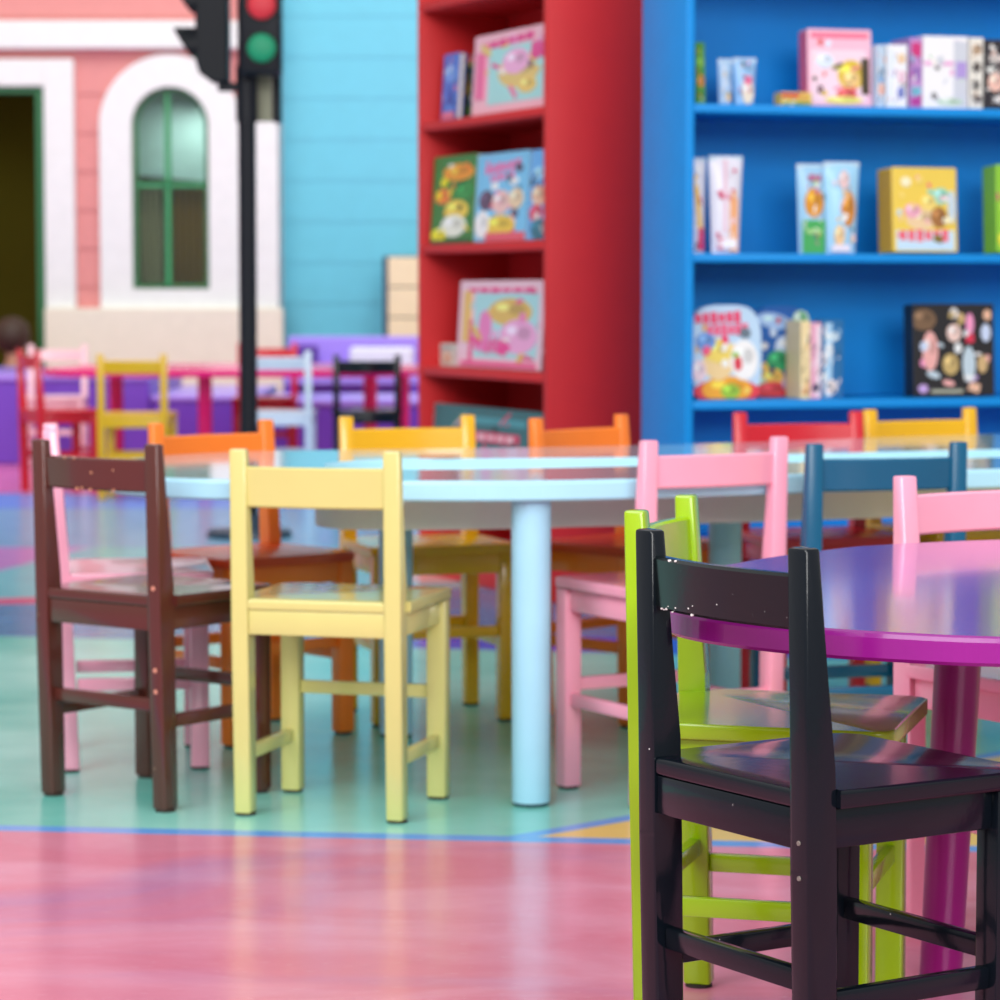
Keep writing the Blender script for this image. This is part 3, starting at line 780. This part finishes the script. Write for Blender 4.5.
# --- blue bookcase; levels 1 = 1.309, 2 = .938, 3 = .566, 4 = .23
GB1 = 'books and boxes on the top shelf of the blue bookcase'
GB2 = 'bags and boxes on the middle shelf of the blue bookcase'
GB3 = 'boxes and books on the lower shelf of the blue bookcase'
shelf_item(BC, 'picture_book', 'narrow green book against the left side of the blue bookcase top shelf', 'book', 697, 706, 43, 1, 0.12, 0.025, (70, 150, 50),
           [('e', .5, .4, .4, .1, (215, 130, 50)), ('e', .5, .7, .4, .08, (130, 190, 70))], GB1)
shelf_item(BC, 'toy_pouch', 'slim clear pouch second from the left on the blue bookcase top shelf', 'pouch', 719, 734, 59, 1, 0.10, 0.02, (170, 205, 235),
           [('r', .3, .5, .1, .4, (225, 235, 245)), ('e', .7, .2, .2, .1, (235, 190, 110))], GB1, kind='pouch', lean=0)
shelf_item(BC, 'toy_pouch', 'clear pouch with a pink and cream print on the blue bookcase top shelf', 'pouch', 735, 758, 58, 1, 0.09, 0.025, (150, 195, 235),
           [('e', .6, .3, .35, .25, (240, 225, 200)), ('e', .6, .55, .25, .1, (240, 110, 150))], GB1, kind='pouch', lean=0)
shelf_item(BC, 'small_box', 'small flat red and yellow box in front of the tall pink box', 'box', 781, 812, 93, 1, 0.06, 0.05, (225, 190, 90),
           [('r', .3, .8, .3, .15, (215, 70, 60)), ('r', .5, .2, .45, .1, (110, 150, 70))], GB1, kind='box', lean=0)
shelf_item(BC, 'picture_box', 'tall pink doll box with a yellow and brown figure on the top shelf', 'box', 809, 873, 31, 1, 0.07, 0.06, (245, 190, 210),
           [('r', .5, .94, .46, .04, (240, 120, 150)), ('r', .48, .4, .44, .35, (248, 215, 228)), ('e', .68, .42, .22, .2, (225, 190, 60)), ('e', .68, .36, .13, .12, (240, 200, 130)), ('r', .9, .4, .06, .24, (70, 60, 40)),
            ('e', .6, .15, .16, .1, (225, 90, 90)), ('e', .55, .08, .3, .05, (240, 230, 120)), ('e', .25, .6, .15, .1, (225, 235, 250))], GB1, spine=(225, 100, 130), kind='box')
shelf_item(BC, 'paperback', 'pale blue and white paperback right beside the tall pink box', 'book', 877, 886, 45, 1, 0.05, 0.10, (190, 210, 230),
           [('e', .5, .5, .4, .1, (110, 160, 210)), ('e', .5, .3, .4, .1, (235, 170, 150))], GB1, lean=0)
shelf_item(BC, 'paperback', 'white paperback with pink and red flecks on the top shelf of the blue bookcase', 'book', 887, 908, 45, 1, 0.05, 0.10, (240, 240, 245),
           [('r', .15, .5, .1, .45, (225, 235, 250)), ('e', .75, .5, .2, .1, (235, 180, 200)), ('e', .7, .25, .2, .1, (120, 130, 190)), ('e', .7, .8, .2, .08, (240, 200, 160))], GB1, lean=0)
shelf_item(BC, 'paperback', 'plum and violet spined paperback left of the white magazine box', 'book', 910, 923, 38, 1, 0.05, 0.12, (190, 140, 200),
           [('r', .5, .85, .4, .1, (205, 50, 120)), ('r', .5, .5, .4, .1, (150, 110, 180)), ('r', .5, .25, .4, .06, (110, 190, 210)), ('r', .5, .1, .4, .06, (180, 60, 150))], GB1, lean=0)
shelf_item(BC, 'magazine_box', 'white magazine box with a grey and violet side on the top shelf', 'box', 923, 969, 37, 1, 0.045, 0.14, (242, 240, 242),
           [('r', .35, .64, .34, .03, (235, 170, 215)), ('r', .83, .5, .15, .46, (205, 208, 218)), ('r', .85, .55, .12, .12, (175, 150, 215)), ('e', .6, .1, .3, .05, (190, 215, 190))], GB1, kind='box', lean=0)
shelf_item(BC, 'paperback', 'black and white patterned paperback with a tan cover patch', 'book', 970, 984, 38, 1, 0.045, 0.12, (235, 230, 220),
           [('e', .5, .85, .4, .08, (190, 160, 130)), ('p', .5, .6, .5, .1, (50, 45, 50)), ('p', .4, .35, .5, .1, (60, 60, 60)), ('p', .6, .15, .4, .08, (90, 80, 80))], GB1, lean=0)
shelf_item(BC, 'paperback', 'black paperback with pale flowers at the right edge of the top shelf', 'book', 985, 1012, 40, 1, 0.045, 0.12, (45, 42, 48),
           [('p', .4, .75, .4, .1, (200, 190, 185)), ('e', .4, .4, .3, .14, (235, 190, 175)), ('p', .6, .15, .4, .08, (230, 225, 220)), ('p', .2, .58, .25, .07, (225, 225, 220))], GB1, lean=0)
shelf_item(BC, 'leaflet_bag', 'white bag with an orange stripe leaning at the left end of the middle shelf', 'bag', 690, 708, 158, 2, 0.07, 0.03, (225, 225, 240),
           [('r', .45, .5, .16, .34, (240, 190, 80), .12), ('r', .7, .15, .2, .12, (220, 50, 110)), ('e', .5, .9, .3, .05, (245, 245, 250))], GB2, kind='pouch', lean=0, yaw=0.0)
shelf_item(BC, 'leaflet_bag', 'white bag with an orange base beside the leaning one', 'bag', 711, 745, 156, 2, 0.05, 0.035, (232, 228, 240),
           [('r', .4, .6, .08, .38, (238, 205, 220)), ('r', .75, .3, .16, .28, (240, 170, 120)), ('r', .25, .1, .15, .06, (215, 60, 110)), ('r', .55, .1, .3, .05, (245, 240, 245))], GB2, kind='pouch', lean=0)
shelf_item(BC, 'snack_pouch', 'pale blue and green snack pouch with an orange biscuit picture', 'pouch', 799, 830, 164, 2, 0.06, 0.035, (160, 205, 235),
           [('r', .5, .18, .5, .2, (70, 170, 90)), ('e', .5, .58, .42, .17, (225, 150, 45)), ('t', .5, .86, .3, .04, (190, 110, 150)), ('t', .5, .25, .35, .03, (180, 220, 150))], GB2, kind='pouch', lean=0)
shelf_item(BC, 'snack_pouch', 'light blue snack pouch with a darker orange biscuit picture', 'pouch', 826, 862, 162, 2, 0.05, 0.035, (165, 215, 245),
           [('e', .68, .5, .26, .2, (205, 130, 45)), ('e', .5, .82, .2, .1, (235, 200, 200)), ('e', .35, .2, .2, .12, (240, 200, 150)), ('r', .4, .06, .35, .04, (235, 225, 235))], GB2, kind='pouch', lean=0)
shelf_item(BC, 'toy_box', 'yellow toy box with a pink title on the middle shelf of the blue bookcase', 'box', 893, 960, 170, 2, 0.05, 0.08, (240, 205, 85),
           [('r', .5, .14, .46, .12, (200, 225, 240)), ('t', .48, .2, .4, .075, (240, 105, 125)), ('e', .45, .4, .26, .13, (240, 205, 160)), ('e', .72, .42, .13, .13, (165, 110, 60)), ('e', .3, .5, .13, .09, (240, 170, 190)), ('e', .75, .68, .14, .1, (150, 215, 190)),
            ('e', .2, .85, .08, .06, (250, 240, 200)), ('e', .55, .6, .12, .1, (245, 215, 120)), ('e', .92, .55, .06, .2, (200, 215, 225))], GB2, spine=(215, 165, 40), kind='box', yaw=0.08)
shelf_item(BC, 'toy_box', 'lime green box at the right edge of the middle shelf', 'box', 998, 1036, 167, 2, 0.05, 0.08, (140, 200, 50),
           [('e', .15, .15, .12, .08, (230, 210, 50)), ('e', .3, .6, .12, .08, (200, 225, 90)), ('r', .04, .65, .03, .04, (220, 90, 120))], GB2, kind='box')
shelf_item(BC, 'puzzle_box', 'rounded colourful puzzle box with red and yellow shapes on the lower shelf', 'box', 692, 763, 306, 3, 0.06, 0.03, (190, 215, 240),
           [('e', .5, .08, .48, .14, (225, 60, 75)), ('e', .5, .1, .36, .15, (240, 165, 50)), ('e', .55, .08, .14, .08, (150, 190, 60)), ('e', .38, .4, .22, .2, (240, 205, 150)), ('e', .38, .52, .2, .13, (240, 210, 100)), ('e', .75, .42, .2, .22, (245, 240, 240)),
            ('e', .66, .38, .06, .08, (220, 60, 80)), ('t', .38, .88, .34, .065, (235, 65, 110), .04), ('t', .52, .75, .3, .065, (240, 90, 130), .02), ('e', .1, .3, .1, .12, (240, 210, 220)), ('e', .2, .62, .14, .1, (110, 150, 215))], GB3, kind='round')
shelf_item(BC, 'puzzle_box', 'deep blue picture box with white shapes behind the rounded puzzle box', 'box', 752, 812, 307, 3, 0.165, 0.03, (20, 95, 175),
           [('e', .4, .85, .3, .09, (165, 195, 235), -.2), ('e', .85, .87, .14, .1, (190, 225, 190)), ('e', .62, .55, .22, .15, (205, 220, 240)), ('e', .45, .4, .2, .12, (50, 160, 100)), ('e', .35, .2, .2, .12, (240, 190, 90)), ('e', .35, .07, .3, .1, (220, 60, 70)), ('e', .7, .15, .2, .1, (200, 180, 210))], GB3, kind='round')
shelf_item(BC, 'paperback', 'cream spined book left of the thin pink one on the lower shelf', 'book', 801, 811, 321, 3, 0.045, 0.10, (240, 215, 165), [('r', .5, .1, .4, .04, (225, 170, 120))], GB3, lean=0)
shelf_item(BC, 'paperback', 'thin pink and white book between the cream and the blue books', 'book', 811, 822, 323, 3, 0.045, 0.10, (235, 170, 195), [('r', .75, .5, .2, .48, (240, 225, 235)), ('e', .5, .15, .3, .06, (40, 50, 90))], GB3, lean=0)
shelf_item(BC, 'paperback', 'blue and white book rightmost of the row on the lower shelf', 'book', 822, 844, 320, 3, 0.045, 0.05, (30, 105, 160),
           [('r', .3, .5, .18, .48, (165, 205, 235)), ('e', .4, .15, .35, .1, (240, 225, 225)), ('e', .45, .8, .35, .06, (205, 225, 240)), ('e', .3, .62, .2, .1, (225, 235, 245))], GB3, lean=0)
shelf_item(BC, 'craft_box', 'black craft box printed with pale pink bottles and stars on the lower shelf', 'box', 915, 996, 306, 3, 0.05, 0.06, (28, 26, 30),
           [('e', .2, .5, .1, .22, (235, 170, 165)), ('e', .12, .85, .16, .12, (120, 90, 65)), ('e', .5, .7, .09, .1, (235, 200, 190)), ('e', .5, .92, .05, .06, (225, 220, 220)), ('e', .7, .8, .05, .12, (240, 150, 190)), ('r', .7, .64, .05, .05, (215, 50, 80)),
            ('e', .9, .7, .06, .1, (200, 210, 235)), ('e', .92, .9, .05, .06, (230, 180, 150)), ('e', .45, .35, .1, .12, (195, 165, 105)), ('e', .68, .35, .08, .2, (190, 205, 215)), ('e', .85, .35, .06, .1, (205, 170, 120)),
            ('e', .1, .08, .06, .05, (195, 160, 215)), ('r', .4, .05, .2, .02, (170, 170, 150)), ('r', .68, .2, .06, .03, (230, 230, 230))], GB3, kind='box')

# ------------------------------------------------------------------ blue ring table in the middle
tb_top = paint('light_blue_tabletop', (165, 218, 236), 0.10, coat=0.6, bump=0.01, scale=4)
tb_edge = paint('light_blue_edge', (170, 222, 242), 0.3, bump=0.01)
tb_leg = paint('light_blue_leg', (165, 215, 238), 0.3, bump=0.01)
outline = [(-.68, 4.98), (-.62, 4.82), (-.50, 4.73), (-.32, 4.695), (0, 4.675), (.25, 4.74), (.52, 4.87), (.93, 5.02), (1.35, 5.16), (1.68, 5.34), (1.86, 5.65), (1.84, 6.0), (1.6, 6.27), (1.3, 6.31), (1.07, 6.24), (.84, 6.12), (.51, 5.9), (.2, 5.745), (-.19, 5.635), (-.48, 5.55), (-.64, 5.38), (-.70, 5.18)]
outline = [(x * 1.0166, y * 1.0166) for x, y in outline]
hole = [(-.30, 5.17), (-.285, 5.03), (-.20, 4.98), (0, 5.0), (.37, 5.13), (.92, 5.35), (1.4, 5.56), (1.52, 5.68), (1.45, 5.78), (.96, 5.62), (.37, 5.385), (0, 5.31), (-.20, 5.285)]
hole = [(x * 1.0166, y * 1.0166) for x, y in hole]
TB = 0.545
bt, bcx, bcy = long_table('activity_table', 'long light blue table with a sunken tray in its middle', 'table', outline, TB, 0.034, tb_top, tb_leg,
                 [(.0515, 4.815), (-.20, 5.575), (.445, 5.74), (1.22, 6.12), (1.30, 5.25)], 0.0325, hole, edgemat=tb_edge)
hs = closed_spline(hole, 8)
hcx = sum(p[0] for p in hs) / len(hs); hcy = sum(p[1] for p in hs) / len(hs)
bm = bmesh.new(); zt0, zb0 = TB - 0.034, 0.440
def grow(p, s):
    v = Vector((p[0] - hcx, p[1] - hcy)); v = v + v.normalized() * s; return (v.x + hcx - bcx, v.y + hcy - bcy)
A_ = [bm.verts.new((*grow(p, 0.02), zt0 - 0.0003)) for p in hs]; B_ = [bm.verts.new((*grow(p, 0.02), zb0)) for p in hs]
C_ = [bm.verts.new((*grow(p, 0.005), zt0 - 0.0003)) for p in hs]; D_ = [bm.verts.new((*grow(p, 0.005), zb0 + 0.012)) for p in hs]
n = len(hs)
for i in range(n):
    j = (i + 1) % n
    bm.faces.new([A_[i], A_[j], B_[j], B_[i]]); bm.faces.new([C_[j], C_[i], D_[i], D_[j]]); bm.faces.new([A_[j], A_[i], C_[i], C_[j]])
bm.faces.new(B_); bm.faces.new(D_[::-1])
link('sunken_tray', bm, paint('tray_beige', (240, 238, 226), 0.5), bt)

# ------------------------------------------------------------------ purple table in front
pt_top = paint('purple_tabletop', (148, 74, 184), 0.18, coat=0.8, bump=0.02, scale=3)
pt_edge = paint('magenta_purple_edge', (138, 26, 130), 0.18, bump=0.01)
pt_leg = paint('magenta_purple_leg', (140, 14, 110), 0.28, bump=0.01)
o2 = [(.165, 2.97), (.17, 2.875), (.215, 2.785), (.30, 2.70), (.37, 2.66), (.45, 2.63), (.62, 2.61), (.85, 2.65), (1.15, 2.77), (1.45, 2.92), (1.65, 3.12), (1.70, 3.38), (1.55, 3.62), (1.25, 3.76), (.95, 3.76), (.64, 3.685), (.463, 3.60), (.391, 3.53), (.30, 3.41), (.22, 3.26), (.178, 3.11)]
o2 = [(x * 1.048, y * 1.048) for x, y in o2]
long_table('activity_table', 'round ended purple table in the right foreground', 'table', o2, 0.525, 0.029, pt_top, pt_leg,
           [(.548, 3.575), (1.05, 2.84), (1.42, 3.25)], 0.0285, None, edgemat=pt_edge, splay=[(.016, -.03), (-.01, .03), (-.03, 0)])

# ------------------------------------------------------------------ chairs round the blue table
GBL = 'small wooden chairs around the light blue table'
brn = paint('brown_paint', (84, 38, 30), 0.2, coat=0.4, chips=(205, 150, 115), chip_at=0.76, chip_scale=70)
crm = paint('cream_paint', (212, 204, 126), 0.25, vary=0.04, coat=0.4)
org = paint('orange_paint', (248, 126, 36), 0.25)
rorg = paint('burnt_orange_paint', (222, 72, 28), 0.25)
chair('childs_chair', 'cream yellow chair with its back to us at the light blue table', (-.260, 4.80, -.272), crm, GBL, rail_h=0.066, rail_drop=0.028, height=0.600, seat_z=0.357, side_z=0.10, front_z=0.182, rear_z=None)
chair('childs_chair', 'dark brown chair with chipped paint left of the cream chair', (-.586, 4.925, -.642), brn, GBL, height=0.606, seat_z=0.357, dots=(('chipped_wood', (215, 150, 110), 0.6), [(0.004, .55, .0032), (0.0, .02, .003), (-.02, .06, .0028), (-.032, .03, .0035), (.05, .04, .0028), (-.06, .96, .002), (-.035, .97, .002)]), side_z=0.148, front_z=0.19, rear_z=0.175, plugs=[0.37, 0.235, 0.20])
chair('childs_chair', 'pink chair in side view behind the dark brown chair', (-.672, 5.30, -1.42), pk, GBL, height=0.610, lean=0.026, top_d=0.028)
chair('childs_chair', 'pink chair with its back to us between the blue table and lime chair', (.288, 4.945, .52), pk, GBL, height=0.611, seat_z=0.366)
chair('childs_chair', 'dark blue chair behind the purple table, facing the light blue table', (.615, 5.03, .264), paint('dark_blue_paint', (0, 86, 122), 0.25), GBL)
chair('childs_chair', 'orange chair behind the left end of the light blue table', (-.478, 5.61, PI + 0.70), org, GBL, seat_mat=rorg)
chair('childs_chair', 'yellow chair on the far side of the light blue table before the red bookcase', (-.148, 5.85, PI + 0.32), yel, GBL)
chair('childs_chair', 'orange chair turned sideways in front of the red bookcase side panel', (.26, 5.86, PI + 0.81), org, GBL, seat_mat=rorg)
chair('childs_chair', 'red chair before the blue bookcase, left of the yellow one', (.664, 6.045, PI + 0.24), redp, GBL)
chair('childs_chair', 'yellow chair before the blue bookcase, right of the red one', (.975, 6.23, PI + 0.46), yel, GBL)

# ------------------------------------------------------------------ chairs round the purple table
GP = 'small wooden chairs around the purple table'
lime = paint('lime_paint', (150, 188, 4), 0.2, vary=0.05, coat=0.3)
chair('childs_chair', 'pink chair on the far side of the purple table', (.727, 3.87, 3.70), pk, GP, height=0.606)
chair('childs_chair', 'lime green chair tucked under the purple table behind the black chair', (.322, 3.384, -1.853), lime, GP, rear_z=0.175, seat_z=0.367, height=0.606, d=0.236, nose=0.042, top_d=0.024)
chair('childs_chair', 'glossy black chair with chipped paint closest to the camera', (.3335, 2.919, -1.01), blk, GP, rail_mat=blk_rail, seat_z=0.380, plugs=[0.296, 0.33], plug_col=('plug_dull', (120, 112, 105), 0.5), plug_r=0.0028, height=0.612, dots=(('chip_white', (225, 225, 220), 0.6), [(-.098, .03, 0.0015), (-.093, .02, 0.0010), (-.087, .04, 0.0018), (-.082, .10, 0.0008), (-.074, .01, 0.0010), (-.066, .10, 0.0012), (-.040, .14, 0.0011), (-.034, .03, 0.0020), (-.032, .20, 0.0008), (-.075, .97, 0.0021), (-.062, .98, 0.0015), (.01, .3, 0.0007)]), side_z=0.172, front_z=0.197, rear_z=0.192, w=0.252, d=0.228)

# ------------------------------------------------------------------ light
w = bpy.data.worlds.new('World'); SC.world = w; w.use_nodes = True
nt = w.node_tree; N = nt.nodes; L = nt.links
bg = N['Background']; tc = N.new('ShaderNodeTexCoord'); sp = N.new('ShaderNodeSeparateXYZ'); L.new(tc.outputs['Generated'], sp.inputs[0])
cr = N.new('ShaderNodeValToRGB'); L.new(sp.outputs[2], cr.inputs[0])
cr.color_ramp.elements[0].position = 0.0; cr.color_ramp.elements[0].color = (0.55, 0.56, 0.58, 1)
cr.color_ramp.elements[1].position = 0.6; cr.color_ramp.elements[1].color = (1, 1, 1, 1)
L.new(cr.outputs[0], bg.inputs[0]); bg.inputs[1].default_value = 0.75
def area(name, loc, target, size, energy, col=(1, 1, 1)):
    l = bpy.data.lights.new(name, 'AREA'); l.shape = 'RECTANGLE'; l.size, l.size_y = size; l.energy = energy; l.color = col
    o = bpy.data.objects.new(name, l); COL.objects.link(o); o.location = loc
    o.rotation_euler = (Vector(target) - Vector(loc)).to_track_quat('-Z', 'Y').to_euler()
    return o
area('skylight', (-3.2, -0.8, 5.3), (0, 5, 0.3), (6, 4), 440, (0.96, 0.99, 1.0))
area('skylight', (-1.0, 11.5, 6.5), (-1, 16.0, 1.0), (6, 4), 330, (0.94, 1.0, 0.97))
area('front_fill', (3.0, -6.5, 4.6), (0.8, 7, 1.0), (6, 4), 820, (1.0, 0.99, 0.97))  # fill added behind the camera to brighten the bookcases and chair backs
area('room_fill', (wx(190), 17.25, 1.9), (wx(165), 17.5, 0.9), (0.3, 0.2), 2.2, (1, 1, 0.95))  # added fill, brightens the teal panel and curtains behind the glass
area('room_fill', (wx(10), 17.9, 2.2), (wx(10), 18.3, 0), (0.5, 0.5), 3, (1, 0.95, 0.8))  # weak added fill that keeps the doorway interior from going black

# ------------------------------------------------------------------ camera
cam = bpy.data.cameras.new('camera'); co = bpy.data.objects.new('camera', cam); COL.objects.link(co)
co.location = (0, 0, CAMH); co.rotation_euler = (PI / 2 - PITCH, 0, 0)
cam.sensor_width = 36; cam.lens = 36 * F / 1000; cam.clip_end = 100; cam.clip_start = 0.05
cam.dof.use_dof = True; cam.dof.focus_distance = 2.98; cam.dof.aperture_fstop = 8.8
SC.camera = co
SC.view_settings.view_transform = 'Standard'; SC.view_settings.look = 'None'; SC.view_settings.gamma = 1; SC.view_settings.exposure = 0.0
SC.view_settings.use_curve_mapping = False
